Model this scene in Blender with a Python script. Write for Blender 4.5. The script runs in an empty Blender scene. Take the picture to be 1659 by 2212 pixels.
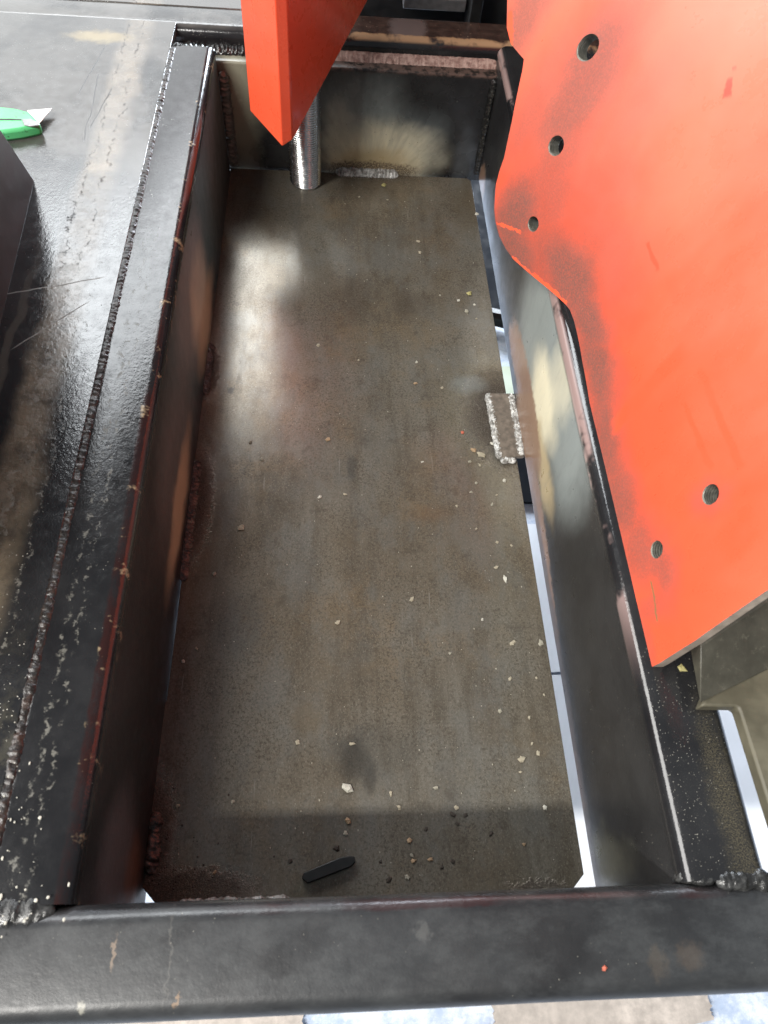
import bpy, bmesh, math, random
from mathutils import Vector, Matrix, geometry, noise as mnoise
random.seed(7)
S = bpy.context.scene
C = S.collection
# ------------------------------------------------------------------ camera
CAM = Vector((0.14165, -0.01070, 0.45034))
PITCH, YAW, ROLL, FPX = math.radians(30.8957), math.radians(-8.6730), math.radians(7.7875), 1523.97
CM = Matrix.Rotation(YAW, 3, 'Z') @ Matrix.Rotation(PITCH, 3, 'X') @ Matrix.Rotation(ROLL, 3, 'Z')
cd = bpy.data.cameras.new('camera')
cd.sensor_fit = 'HORIZONTAL'; cd.sensor_width = 36; cd.lens = FPX / 1659 * 36
cd.clip_start = 0.01; cd.clip_end = 100
cd.dof.use_dof = True; cd.dof.focus_distance = 0.72; cd.dof.aperture_fstop = 18.0
cam = bpy.data.objects.new('camera', cd); C.objects.link(cam)
cam.matrix_world = Matrix.Translation(CAM) @ CM.to_4x4()
S.camera = cam
# ------------------------------------------------------------------ light of the workshop
W = bpy.data.worlds.new('World'); S.world = W; W.use_nodes = True
W.node_tree.nodes['Background'].inputs[0].default_value = (0.80, 0.90, 1.0, 1)
W.node_tree.nodes['Background'].inputs[1].default_value = 0.19
def area(name, loc, aim, sx, sy, power, col=(1, 1, 1)):
    l = bpy.data.lights.new(name, 'AREA'); l.shape = 'RECTANGLE'; l.size = sx; l.size_y = sy
    l.energy = power; l.color = col
    o = bpy.data.objects.new(name, l); C.objects.link(o); o.location = loc
    o.rotation_euler = (Vector(aim) - Vector(loc)).to_track_quat('-Z', 'Y').to_euler()
    return o
area('window_light_far', (-1.90, 4.2, 1.45), (-0.2, 0.5, 0.6), 3.8, 2.0, 62, (0.95, 0.98, 1.0))
area('skylight_far', (-1.55, 3.9, 3.30), (-0.1, 0.5, 0), 3.1, 1.5, 165, (0.93, 0.97, 1.0))
area('window_light_side', (-3.4, 0.3, 2.3), (0.1, 0.4, 0), 3.2, 1.8, 185, (1.0, 0.98, 0.95))
cl_ = area('ceiling_lamp', (-1.60, -1.15, 2.70), (0.1, 0.3, -0.1), 1.7, 0.14, 205, (1.0, 0.97, 0.92))
cl_.rotation_euler = (0.42, 0, 0)                                     # the tube runs along the front rail
area('added_floor_light', (1.05, 3.6, 0.35), (0.7, 0.3, -0.6), 1.1, 1.7, 430, (0.82, 0.90, 1.0))  # added light without a seen source, brightens the floor below the frame
S.view_settings.view_transform = 'Standard'; S.view_settings.look = 'None'
S.view_settings.exposure = 0.0; S.view_settings.gamma = 1.0
# ------------------------------------------------------------------ helpers
def at(px, py, ax, val):
    d = CM @ Vector(((px - 829.5) / FPX, -(py - 1106) / FPX, -1.0))
    i = 'XYZ'.index(ax); t = (val - CAM[i]) / d[i]
    return CAM + d * t
def tag(o, label=None, cat=None, group=None, kind=None):
    for k, v in (('label', label), ('category', cat), ('group', group), ('kind', kind)):
        if v: o[k] = v
    return o
def empty(name, loc, label, cat, group=None):
    o = bpy.data.objects.new(name, None); C.objects.link(o); o.location = loc; o.empty_display_size = 0.02
    return tag(o, label, cat, group)
def link(name, me, m, parent=None, loc=None):
    o = bpy.data.objects.new(name, me); C.objects.link(o)
    if m and not me.materials: me.materials.append(m)
    if loc is not None: o.location = loc
    if parent is not None:
        o.parent = parent
        if loc is None: o.location = (0, 0, 0) if parent.parent else -Vector(parent.location)   # mesh already in place
    return o
def mesh(name, v, f, angle=35):
    me = bpy.data.meshes.new(name); me.from_pydata([tuple(x) for x in v], [], f); me.update()
    bm = bmesh.new(); bm.from_mesh(me); bmesh.ops.recalc_face_normals(bm, faces=bm.faces); bm.to_mesh(me); bm.free()
    if angle:
        for p in me.polygons: p.use_smooth = True
        me.set_sharp_from_angle(angle=math.radians(angle))
    return me
def bevel(o, w=0.0008, seg=2, ang=40):
    b = o.modifiers.new('bevel', 'BEVEL'); b.width = w; b.segments = seg; b.limit_method = 'ANGLE'; b.angle_limit = math.radians(ang)
    b.harden_normals = False
    return o
def rrect(a0, a1, b0, b1, r, n=6):
    out = []
    for cx, cy, t0 in ((a1 - r, b1 - r, 0), (a0 + r, b1 - r, 90), (a0 + r, b0 + r, 180), (a1 - r, b0 + r, 270)):
        for k in range(n + 1):
            t = math.radians(t0 + 90 * k / n); out.append((cx + r * math.cos(t), cy + r * math.sin(t)))
    return out
def rail(name, axis, prof, u0, u1, m, parent, cuts=40, wob=0.0004):
    """rounded hollow-section rail: profile (a,b) swept along X or Y with a slight hand-made waviness"""
    v, f = [], []; n = len(prof)
    for i in range(cuts + 1):
        u = u0 + (u1 - u0) * i / cuts
        for a, b in prof:
            w = wob * mnoise.noise(Vector((u * 9, a * 20, b * 20)))
            v.append((u, a + w, b + w * .6) if axis == 'X' else (a + w, u, b + w * .6))
    for i in range(cuts):
        for k in range(n):
            a = i * n + k; b = i * n + (k + 1) % n; f.append((a, b, b + n, a + n))
    f.append(tuple(range(n))); f.append(tuple(range(cuts * n, cuts * n + n)))
    return link(name, mesh(name, v, f, 50), m, parent)
def prism(name, poly, z0, z1, m, parent=None, bev=0.0008, loc=None):
    n = len(poly); v = [(x, y, z0) for x, y in poly] + [(x, y, z1) for x, y in poly]
    f = [tuple(range(n - 1, -1, -1)), tuple(range(n, 2 * n))] + [(i, (i + 1) % n, n + (i + 1) % n, n + i) for i in range(n)]
    o = link(name, mesh(name, v, f, 30), m, parent, loc)
    return bevel(o, bev) if bev else o
def weld(name, pts, up, width, height, m, parent, pitch=0.004, rip=0.3, rough=0.0012, seed=0, taper=True):
    """weld bead: a ripple-scaled half round swept along a path"""
    P = [Vector(p) for p in pts]; L = [0]
    for a, b in zip(P, P[1:]): L.append(L[-1] + (b - a).length)
    up = Vector(up).normalized(); v, f = [], []; step = min(0.0009, L[-1] / 20); N = int(L[-1] / step); K = 10
    for i in range(N + 1):
        s = L[-1] * i / N; j = 0
        while j < len(P) - 2 and s > L[j + 1]: j += 1
        t = (s - L[j]) / max(1e-6, L[j + 1] - L[j]); p = P[j].lerp(P[j + 1], t); d = (P[j + 1] - P[j]).normalized()
        side = d.cross(up).normalized()
        wv = 1 + 0.22 * mnoise.noise(Vector((s * 45, seed, 9))) + 0.22 * mnoise.noise(Vector((s * 160, seed, 0))) + 0.12 * mnoise.noise(Vector((s * 500, seed, 3)))
        tp = 1.0
        if taper: tp = min(1, 0.25 + 0.75 * math.sqrt(max(0, min(s, L[-1] - s) / (width * .5))))
        for k in range(K + 1):
            a = math.pi * k / K; u = math.cos(a); hgt = math.sin(a)
            ph = (s / pitch + 0.55 * u * u + 0.9 * mnoise.noise(Vector((s * 70, seed, 7)))) % 1.0
            r = 1 + rip * (ph - 0.5)
            w = rough * mnoise.noise(Vector((p.x * 420 + seed, p.y * 420, p.z * 420 + u * 13)))
            v.append(p + side * (u * width * .5 * wv * tp * (1 + .25 * rip * (ph - .5))) + up * (hgt * height * r * tp * wv + w * hgt))
    for i in range(N):
        for k in range(K): a = i * (K + 1) + k; f.append((a, a + 1, a + K + 2, a + K + 1))
    me = mesh(name, v, f, 0)
    for q in me.polygons: q.use_smooth = True
    return link(name, me, m, parent)
def sx(y, z):
    w = .03; return .360 + .22 * z + .65 * z * abs(z) - .45 * w * math.log1p(math.exp(min(40, (y - .45) / w)))
def hit(px, py):
    d = CM @ Vector(((px - 829.5) / FPX, -(py - 1106) / FPX, -1.0)); lo = .1; g = None
    for i in range(1, 1600):
        t = .1 + i * .001; p = CAM + d * t
        if p.x >= sx(p.y, p.z): return p
    return p
# ------------------------------------------------------------------ material kit
class Mat:
    def __init__(s, name):
        s.m = bpy.data.materials.new(name); s.m.use_nodes = True; s.t = s.m.node_tree; s.n = s.t.nodes
        s.b = s.n['Principled BSDF']; s.tc = s.n.new('ShaderNodeTexCoord'); s.P = s.tc.outputs['Object']
    def lk(s, a, b):
        if isinstance(a, (int, float)): b.default_value = a
        elif isinstance(a, tuple): b.default_value = a if len(a) != 3 or b.type == 'VECTOR' else (*a, 1)
        else: s.t.links.new(a, b)
    def math(s, op, a, b=0.0, clamp=False):
        q = s.n.new('ShaderNodeMath'); q.operation = op; q.use_clamp = clamp; s.lk(a, q.inputs[0]); s.lk(b, q.inputs[1]); return q.outputs[0]
    def vm(s, op, a, b=(0, 0, 0)):
        q = s.n.new('ShaderNodeVectorMath'); q.operation = op; s.lk(a, q.inputs[0]); s.lk(b, q.inputs[1])
        return q.outputs['Value'] if op in ('LENGTH', 'DOT_PRODUCT') else q.outputs[0]
    def noise(s, scale, detail=4, rough=.55, stretch=None, P=None, dist=0.0, col=False, off=None):
        p = P or s.P
        if stretch: p = s.vm('MULTIPLY', p, stretch)
        if off: p = s.vm('ADD', p, off)
        q = s.n.new('ShaderNodeTexNoise'); s.lk(p, q.inputs['Vector']); q.inputs['Scale'].default_value = scale
        q.inputs['Detail'].default_value = detail; q.inputs['Roughness'].default_value = rough; q.inputs['Distortion'].default_value = dist
        return q.outputs['Color' if col else 'Fac']
    def vor(s, scale, feat='F1', P=None, stretch=None, rnd=1.0):
        p = P or s.P
        if stretch: p = s.vm('MULTIPLY', p, stretch)
        q = s.n.new('ShaderNodeTexVoronoi'); q.feature = feat; s.lk(p, q.inputs['Vector']); q.inputs['Scale'].default_value = scale
        q.inputs['Randomness'].default_value = rnd
        return q.outputs['Distance']
    def rng(s, x, a, b, c=0.0, d=1.0, smooth=True):
        q = s.n.new('ShaderNodeMapRange'); q.interpolation_type = 'SMOOTHSTEP' if smooth else 'LINEAR'; s.lk(x, q.inputs[0])
        for i, w in enumerate((a, b, c, d)): q.inputs[i + 1].default_value = w
        q.clamp = True; return q.outputs[0]
    def mix(s, f, a, b, mode='MIX'):
        q = s.n.new('ShaderNodeMix'); q.data_type = 'RGBA'; q.blend_type = mode; s.lk(f, q.inputs[0]); s.lk(a, q.inputs[6]); s.lk(b, q.inputs[7]); return q.outputs[2]
    def mul(s, *a):
        r = a[0]
        for x in a[1:]: r = s.math('MULTIPLY', r, x)
        return r
    def mx(s, *a):
        r = a[0]
        for x in a[1:]: r = s.math('MAXIMUM', r, x)
        return r
    def axis(s, i):
        q = s.n.new('ShaderNodeSeparateXYZ'); s.lk(s.P, q.inputs[0]); return q.outputs[i]
    def warp(s, scale, amt, detail=3):
        n = s.noise(scale, detail, .6, col=True); return s.vm('ADD', s.P, s.vm('MULTIPLY', s.vm('SUBTRACT', n, (.5, .5, .5)), (amt, amt, amt)))
    def blob(s, c, r, P=None, inner=.25, outer=1.0):
        d = s.vm('SUBTRACT', P or s.P, tuple(c)); d = s.vm('DIVIDE', d, tuple(r)); return s.rng(s.vm('LENGTH', d), outer, inner)
    def box(s, i, lo, hi, soft, x=None):
        x = x if x is not None else s.axis(i)
        return s.mul(s.rng(x, lo - soft, lo + soft), s.rng(x, hi + soft, hi - soft))
    def bump(s, h, strength, dist=0.001, prev=None):
        q = s.n.new('ShaderNodeBump'); q.inputs['Strength'].default_value = strength; q.inputs['Distance'].default_value = dist
        s.lk(h, q.inputs['Height'])
        if prev is not None: s.lk(prev, q.inputs['Normal'])
        return q.outputs[0]
    def out(s, col=None, rough=None, metal=None, normal=None, coat=None, spec=None, coat_rough=None):
        I = s.b.inputs
        for k, v in (('Base Color', col), ('Roughness', rough), ('Metallic', metal), ('Normal', normal), ('Coat Weight', coat), ('Specular IOR Level', spec), ('Coat Roughness', coat_rough)):
            if v is not None: s.lk(v, I[k])
        return s.m
BLK = (.010, .010, .011)
TAN = (.52, .41, .23)
CREAM = (.76, .70, .51)
BLUEG = (.24, .27, .265)
def simple(name, col, rough, metal=0.0, var=.35, scale=60, bump=.15):
    k = Mat(name); n = k.noise(scale, 5, .6); n2 = k.noise(scale * .15, 3)
    c = k.mix(k.rng(n, .3, .75), tuple(x * (1 - var) for x in col), tuple(min(1, x * (1 + var * .6)) for x in col))
    c = k.mix(k.mul(k.rng(n2, .35, .7), .5), c, tuple(x * (1 - var * .7) for x in col))
    return k.out(c, k.rng(n, .3, .7, rough * .8, min(1, rough * 1.25)), metal, k.bump(n, bump, .0006))
# --- black enamel shared by deck and rails: orange peel, dust, grit
def paint_base(k, peel=.35, dust=.5, wrinkle=False):
    big = k.noise(14, 4, .6); mid = k.noise(90, 4, .6)
    peeln = k.noise(330, 2, .5, stretch=(1.0, .75, 1.0)); peel2 = k.noise(900, 2, .5)
    col = k.mix(k.rng(big, .35, .7), BLK, (.020, .020, .021))
    fine = k.noise(1500, 3, .7)
    d = k.mul(k.rng(fine, .62, .75), k.rng(big, .4, .65), dust)
    col = k.mix(d, col, (.16, .145, .11))
    spk = k.mul(k.rng(k.vor(260), .10, .05), k.rng(k.noise(22, 2), .5, .64))
    col = k.mix(k.mul(spk, .7), col, (.42, .40, .33))
    rough = k.math('ADD', k.rng(mid, .3, .75, .11, .24), k.mul(k.mx(d, spk), .35))
    if wrinkle: peeln = k.mul(peeln, k.rng(k.axis(1), .74, .50), k.rng(k.noise(9, 3, .6), .30, .55, .45, 1.0), .85)
    nrm = k.bump(peeln, peel * .45, .0010); nrm = k.bump(peel2, peel * .35, .0004, nrm)
    return col, rough, nrm
# --- pit plate
k = Mat('mill_scale_plate')
big = k.noise(6.5, 9, .68, stretch=(1.5, .8, 1)); str_ = k.noise(26, 8, .70, stretch=(1, .14, 1)); fine = k.noise(430, 6, .82); grain = k.noise(950, 3, .8, stretch=(1, .5, 1))
col = k.mix(k.rng(big, .34, .66), (.160, .130, .092), (.205, .188, .155))
col = k.mix(k.mul(k.rng(str_, .46, .66), .62), col, (.100, .082, .060))
col = k.mix(k.mul(k.rng(k.noise(11, 5, .65, off=(3, 1, 0)), .52, .72), .55), col, (.23, .165, .095))
col = k.mix(k.mul(k.rng(fine, .47, .60), k.rng(k.noise(18, 6, .7), .35, .6, .35, .80)), col, (.080, .066, .048))
col = k.mix(k.mul(k.rng(grain, .54, .68), .45), col, (.36, .33, .27))
col = k.mix(k.mul(k.rng(k.noise(15, 9, .72, stretch=(1.3, .8, 1), off=(7, 2, 0)), .46, .64), .36), col, (.180, .184, .174))
col = k.mix(k.mul(k.rng(k.noise(60, 7, .75, off=(1, 5, 0)), .55, .64), .40), col, (.085, .070, .053))
sc_ = k.mul(k.rng(k.noise(420, 3, .6, stretch=(1, .02, 1)), .66, .72), k.rng(k.noise(30, 3), .5, .62), .5); col = k.mix(sc_, col, (.34, .32, .28))
wp = k.warp(60, .012)
for px, py, rx, ry, a, cc in ((765, 1640, .016, .028, .55, (.035, .033, .03)), (800, 1680, .008, .018, .5, (.035, .033, .03)), (770, 640, .03, .06, .26, (.04, .031, .027)), (870, 650, .018, .05, .25, (.04, .03, .027)), (760, 1010, .008, .022, .4, (.05, .055, .055)), (905, 660, .03, .03, .2, (.045, .034, .028)), (520, 1350, .04, .05, .22, (.035, .035, .035)), (800, 1620, .06, .03, .25, (.05, .055, .055)), (930, 1110, .025, .015, .35, (.18, .11, .065)), (1010, 450, .03, .08, .4, (.13, .10, .06)), (660, 1550, .02, .02, .3, (.17, .12, .06)), (498, 843, .006, .006, .7, (.03, .03, .028))):
    c = at(px, py, 'Z', -.1624); col = k.mix(k.mul(k.blob(c, (rx, ry, .05), wp, .3), a), col, cc)
# burnt halo and spatter round the stitch welds
halo = None
for px, py, rx, ry in ((1090, 905, .060, .085), (435, 800, .024, .055), (412, 1090, .026, .085), (310, 1830, .030, .07), (400, 1925, .07, .020), (800, 372, .075, .020), (1160, 1914, .03, .005)):
    c = at(px, py, 'Z', -.1624); b = k.blob(c, (rx, ry, .05), k.warp(240, .022, 4), .45); halo = b if halo is None else k.mx(halo, b)
hs = k.mul(halo, k.rng(k.noise(700, 4, .75), .30, .52))
col = k.mix(k.mul(hs, .80), col, (.038, .028, .022))
ring = k.mul(k.blob(at(1085, 890, 'Z', -.1624), (.085, .12, .05), k.warp(160, .02), .6), k.math('SUBTRACT', 1.0, halo), k.rng(k.noise(600, 4, .7), .42, .6))
col = k.mix(k.mul(ring, .35), col, (.30, .26, .17))
col = k.mix(k.mul(k.blob(at(1010, 830, 'Z', -.1624), (.03, .02, .05), wp), .5), col, (.26, .28, .27))
dust = k.mul(k.rng(k.vor(330), .11, .05), k.rng(k.noise(9, 3), .42, .62))
col = k.mix(k.mul(dust, .8), col, (.40, .36, .27))
nr = k.bump(fine, .10, .0005); nr = k.bump(k.noise(20, 2, .5), .02, .003, nr); nr = k.bump(k.mul(hs, k.noise(900, 3, .7)), .55, .0016, nr)
M_plate = k.out(col, k.math('ADD', k.rng(k.noise(60, 6, .7, stretch=(1, .4, 1)), .3, .7, .17, .25), k.mul(hs, .30)), .45, nr, spec=.5)
M_tab = simple('burnt_flat_bar', (.19, .16, .13), .5, .3, .45, 160, .35)
# --- left deck: black enamel, tan heat streaks beside the seam, scratches, chalky marks
def deck_material(name):
    k = Mat(name); col, rough, nrm = paint_base(k, .55, .75, True)
    x = k.axis(0); y = k.axis(1); wob = k.noise(16, 3, .5)
    sx = k.math('ADD', x, k.mul(k.math('SUBTRACT', wob, .5), .022))
    st = k.mul(k.rng(sx, -.110, -.096), k.rng(sx, -.064, -.082), k.rng(y, .02, .20), k.rng(k.noise(40, 6, .72), .28, .62, .30, 1.0))
    col = k.mix(k.mul(st, .75), col, (.22, .175, .115)); rough = k.math('ADD', rough, k.mul(st, .12), True)
    st2 = k.mul(k.box(0, -.125, -.118, .002, sx), k.rng(y, .60, .40), .55); col = k.mix(st2, col, (.10, .09, .072))
    top = k.mul(k.rng(y, .50, .72), k.rng(k.noise(7, 4, .6), .30, .55)); col = k.mix(k.mul(top, .55), col, (.11, .105, .095))
    yel = k.blob(at(215, 80, 'Z', 0), (.05, .018, .1), k.warp(70, .02)); col = k.mix(k.mul(yel, .6), col, (.30, .24, .12))
    # chalky spatter residue lines following the seam
    for cx, wd in ((-.066, .0022), (-.0885, .0026), (-.030, .0018), (-.023, .0013)):
        wx = k.math('ADD', x, k.mul(k.math('SUBTRACT', k.noise(55, 5, .75), .5), .030))
        ln = k.mul(k.rng(k.math('ABSOLUTE', k.math('SUBTRACT', wx, cx)), wd, wd * .25), k.rng(k.noise(120, 3, .6), .47, .6), k.rng(y, .62, .40), .75)
        ln = k.mul(ln, k.rng(k.noise(260, 3, .7), .38, .60)); col = k.mix(k.mul(ln, .55), col, (.25, .235, .19)); rough = k.math('ADD', rough, k.mul(ln, .4), True)
    low = k.mul(k.rng(y, .20, .05), k.rng(k.noise(38, 5, .7), .45, .62)); col = k.mix(k.mul(low, .5), col, (.085, .078, .055))
    for cx in (-.083, -.100):
        wx = k.math('ADD', x, k.mul(k.math('SUBTRACT', k.noise(34, 6, .72), .5), .034))
        cr = k.mul(k.rng(k.math('ABSOLUTE', k.math('SUBTRACT', wx, cx)), .0009, .0003), k.rng(y, .45, .58), k.rng(k.noise(90, 3, .6), .40, .55)); col = k.mix(k.mul(cr, .8), col, (.015, .013, .011)); rough = k.math('ADD', rough, k.mul(cr, .45), True)
    pit = k.mul(k.rng(k.vor(120), .10, .05), k.rng(k.noise(15, 3), .46, .6)); col = k.mix(k.mul(pit, .7), col, (.02, .018, .015)); rough = k.math('ADD', rough, k.mul(pit, .4), True)
    # scratches
    for px, py, px2, py2 in ((232, 95, 165, 210), (215, 155, 183, 315), (245, 185, 195, 285), (240, 600, 0, 640), (200, 650, 20, 760)):
        a = at(px, py, 'Z', 0); b = at(px2, py2, 'Z', 0); d = b - a; L = d.length; d.normalize(); nn = Vector((-d.y, d.x, 0))
        q = k.vm('SUBTRACT', k.warp(14, .012), tuple(a)); al = k.vm('DOT_PRODUCT', q, tuple(d)); ac = k.math('ABSOLUTE', k.vm('DOT_PRODUCT', q, tuple(nn)))
        sc = k.mul(k.rng(ac, .0009, .0003), k.rng(al, 0, .01), k.rng(al, L, L - .01)); col = k.mix(k.mul(sc, .75), col, (.012, .012, .012) if py < 400 else (.2, .18, .15)); rough = k.math('ADD', rough, k.mul(sc, .35), True)
    return k.out(col, rough, 0.0, nrm, spec=.8)
M_deck = deck_material('black_enamel_deck')
# --- left rail: top like the deck, red primer along the worn corner, heat tint and a painted blue-grey sheen on the pit side
k = Mat('left_rail_paint'); col, rough, nrm = paint_base(k, .5, .6, True)
x = k.axis(0); z = k.axis(2); y = k.axis(1)
wx = k.math('ADD', x, k.mul(k.math('SUBTRACT', k.noise(120, 4, .7), .5), .0035))
for cx, wd in ((-.030, .0022), (-.022, .0015)):
    w2 = k.math('ADD', x, k.mul(k.math('SUBTRACT', k.noise(60, 5, .75), .5), .026))
    ln = k.mul(k.rng(k.math('ABSOLUTE', k.math('SUBTRACT', w2, cx)), wd, wd * .25), k.rng(k.noise(130, 3, .6), .47, .6), k.rng(y, .62, .40), k.rng(z, -.002, -.001), .7)
    ln = k.mul(ln, k.rng(k.noise(260, 3, .7), .38, .60)); col = k.mix(k.mul(ln, .55), col, (.25, .24, .20)); rough = k.math('ADD', rough, k.mul(ln, .4), True)
red = k.mul(k.rng(wx, -.0075, -.0055), k.rng(wx, .0002, -.0012), k.rng(k.noise(22, 5, .7, stretch=(1, .5, 1)), .36, .56))
col = k.mix(red, col, (.022, .008, .007))
tanc = k.mul(k.rng(wx, -.0078, -.0062), k.rng(k.noise(45, 4, .7), .58, .68), k.rng(z, -.02, -.006)); col = k.mix(tanc, col, (.30, .23, .14))
inner = k.rng(z, -.006, -.014)
wp = k.warp(22, .03)
tint = col
for px, py, ry, rz, cc, a in ((425, 600, .32, .12, (.085, .155, .165), .85), (415, 640, .13, .09, BLUEG, .75), (380, 1000, .14, .08, (.14, .145, .14), .6), (430, 640, .08, .055, CREAM, .7), (445, 690, .10, .036, (.56, .45, .29), .85), (388, 1090, .12, .030, (.50, .40, .26), .85), (425, 570, .06, .05, BLUEG, .4), (470, 330, .16, .10, (.07, .07, .06), .7), (255, 1860, .06, .06, (.13, .12, .12), .6), (285, 1890, .035, .03, (.16, .07, .035), .6)):  # widest blue-grey blob paints in sheen and offsets the red bounce
    c = at(px, py, 'X', .003); tint = k.mix(k.mul(k.blob((.003, c.y, c.z), (.1, ry, rz), wp, .30), a, inner), tint, cc)
chip = k.mul(k.rng(k.noise(38, 4, .7, stretch=(1, .6, 1)), .63, .67), k.box(2, -.032, -.010, .004)); tint = k.mix(chip, tint, (.006, .006, .006))
rough = k.mix(inner, rough, k.rng(k.noise(50, 5, .7), .3, .7, .42, .54))
M_left = k.out(tint, rough, 0.0, nrm, spec=.5)
# --- right rail
k = Mat('right_rail_paint'); col, rough, nrm = paint_base(k, .18, .8)
x = k.axis(0); z = k.axis(2); y = k.axis(1)
inner = k.rng(z, -.008, -.016); wp = k.warp(24, .035); wp2 = k.warp(150, .02, 5)
brushy = k.noise(60, 5, .7, stretch=(1, 1.0, .25))
for px, py, ry, rz, cc, a in ((1170, 735, .13, .13, BLUEG, .95), (1225, 960, .09, .08, BLUEG, .85), (1165, 690, .06, .10, (.20, .225, .215), .5), (1172, 865, .075, .050, CREAM, .95), (1215, 830, .05, .04, CREAM, .5), (1170, 1000, .09, .026, TAN, .8), (1285, 1870, .03, .10, (.14, .135, .10), .7)):
    c = at(px, py, 'X', .350); col = k.mix(k.mul(k.blob((.350, c.y, c.z), (.1, ry, rz), wp, .30), a, inner, k.rng(brushy, .2, .5, .7, 1.0)), col, cc)
for px, py, ry, rz, a in ((1135, 850, .12, .026, .95), (1150, 1050, .14, .022, .9), (1170, 1200, .12, .018, .7), (1110, 760, .05, .012, .9), (1255, 1750, .12, .012, .7), (1040, 400, .03, .03, .8)):
    c = at(px, py, 'X', .350); col = k.mix(k.mul(k.blob((.350, c.y, c.z), (.1, ry, rz), wp2, .7), a, inner), col, (.26, .155, .10))
lowe = k.mul(k.rng(k.math('ADD', z, k.mul(k.math('SUBTRACT', k.noise(30, 3), .5), .012)), -.142, -.150), k.rng(y, .42, .30)); col = k.mix(k.mul(lowe, .8), col, (.060, .048, .044))
# worn primer patch along the rounded corner and dried drips
cor = k.mul(k.rng(x, .358, .353), k.rng(z, -.013, -.010), k.rng(z, -.0015, -.004)); mm = k.rng(k.noise(16, 4, .65, stretch=(1, .8, 1)), .45, .53)
col = k.mix(k.mul(cor, mm, k.rng(y, .12, .22), .9), col, (.30, .21, .195))
dd = k.mul(k.blob((.388, .05, 0), (.014, .085, .02), k.warp(50, .02), .2), k.rng(k.noise(1100, 5, .8), .44, .62), k.rng(z, -.004, -.002)); col = k.mix(k.mul(dd, .6), col, (.15, .125, .07))
gr = k.mul(k.rng(k.vor(520), .16, .08), k.rng(y, .18, .12), k.rng(z, -.003, -.001), k.rng(k.noise(40, 3), .40, .55)); col = k.mix(k.mul(gr, .7), col, (.45, .43, .36))
M_right = k.out(col, k.math('ADD', k.mix(inner, k.math('MULTIPLY', rough, .72), k.rng(k.noise(40, 5, .7), .3, .7, .27, .36)), k.mul(k.mx(dd, gr), .3)), 0.0, nrm, spec=.7)
# --- rear wall of the pit
k = Mat('rear_wall_steel'); col, rough, nrm = paint_base(k, .12, .3)
wp = k.warp(20, .04); z = k.axis(2); brushy = k.noise(70, 5, .7, stretch=(1, 1, .2))
fc = at(800, 372, 'Y', .908); q = k.vm('SUBTRACT', k.P, (fc.x, 0, fc.z - .04)); sp = k.n.new('ShaderNodeSeparateXYZ'); k.lk(q, sp.inputs[0])
ang = k.math('ARCTAN2', sp.outputs[0], sp.outputs[2]); cb = k.n.new('ShaderNodeCombineXYZ'); k.lk(k.math('MULTIPLY', ang, 5.0), cb.inputs[0]); k.lk(k.math('MULTIPLY', k.vm('LENGTH', k.vm('MULTIPLY', q, (1, 0, 1))), 8.0), cb.inputs[1])
fan = k.rng(k.noise(1.0, 6, .75, P=cb.outputs[0]), .30, .66, .60, 1.0)
for px, py, rx, rz, cc, a in ((770, 290, .095, .105, BLUEG, 1), (900, 320, .06, .07, (.15, .175, .18), .7), (520, 230, .035, .16, (.24, .24, .18), .85), (825, 335, .110, .060, CREAM, .95), (800, 350, .090, .030, TAN, .85), (730, 300, .03, .07, CREAM, .35), (1000, 350, .02, .06, (.10, .11, .12), .6)):
    c = at(px, py, 'Y', .908); col = k.mix(k.mul(k.blob((c.x, .908, c.z), (rx, .1, rz), wp, .2), a, fan if px > 600 and cc != TAN else 1.0), col, cc)
c = at(800, 368, 'Y', .908)
brn = k.mul(k.blob((c.x, .908, c.z), (.085, .1, .016), k.warp(260, .02, 5), .6), k.rng(k.noise(500, 4, .7), .35, .55)); col = k.mix(k.mul(brn, .9), col, (.10, .07, .05))
spk = k.mul(k.rng(k.vor(150), .09, .05), .8); col = k.mix(spk, col, (.02, .02, .02))
topm = k.mul(k.rng(z, -.0285, -.0245), k.rng(k.axis(0), .10, .14)); col = k.mix(topm, col, k.mix(k.rng(k.noise(90, 4, .7), .42, .55), (.018, .014, .012), (.085, .055, .045)))
M_rear = k.out(col, k.rng(k.noise(30, 3), .3, .7, .20, .34), 0.0, nrm, spec=.5)
# --- back beam: black enamel on the left, bare brown primer on the right
k = Mat('back_beam_paint'); col, rough, nrm = paint_base(k, .35, .7)
x = k.axis(0); y = k.axis(1); z = k.axis(2); xr = k.rng(x, .11, .15); topz = k.rng(z, -.004, -.001)
col = k.mix(k.mul(k.rng(x, .10, .02), topz, k.rng(k.noise(12, 4), .3, .6)), col, (.10, .097, .09))
brown = k.mix(k.rng(k.noise(70, 5, .7), .35, .7), (.030, .017, .014), (.062, .036, .028))
brown = k.mix(k.mul(k.rng(k.vor(210), .12, .06), k.rng(k.noise(30, 3), .45, .6)), brown, (.36, .27, .19))
brown = k.mix(k.mul(k.blob(at(880, 60, 'Z', 0), (.028, .05, .1), k.warp(60, .02), .6), .8), brown, (.13, .095, .088))
col = k.mix(k.mul(xr, topz), col, brown)
edge = k.mul(xr, k.rng(k.math('ADD', y, k.mul(k.math('SUBTRACT', k.noise(60, 4, .7), .5), .012)), .949, .9455), k.rng(z, -.006, -.003), k.rng(k.noise(35, 4, .6), .34, .5))
col = k.mix(k.mul(edge, .9), col, (.34, .20, .11))
M_beam = k.out(col, rough, 0.0, nrm, spec=.6)
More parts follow.
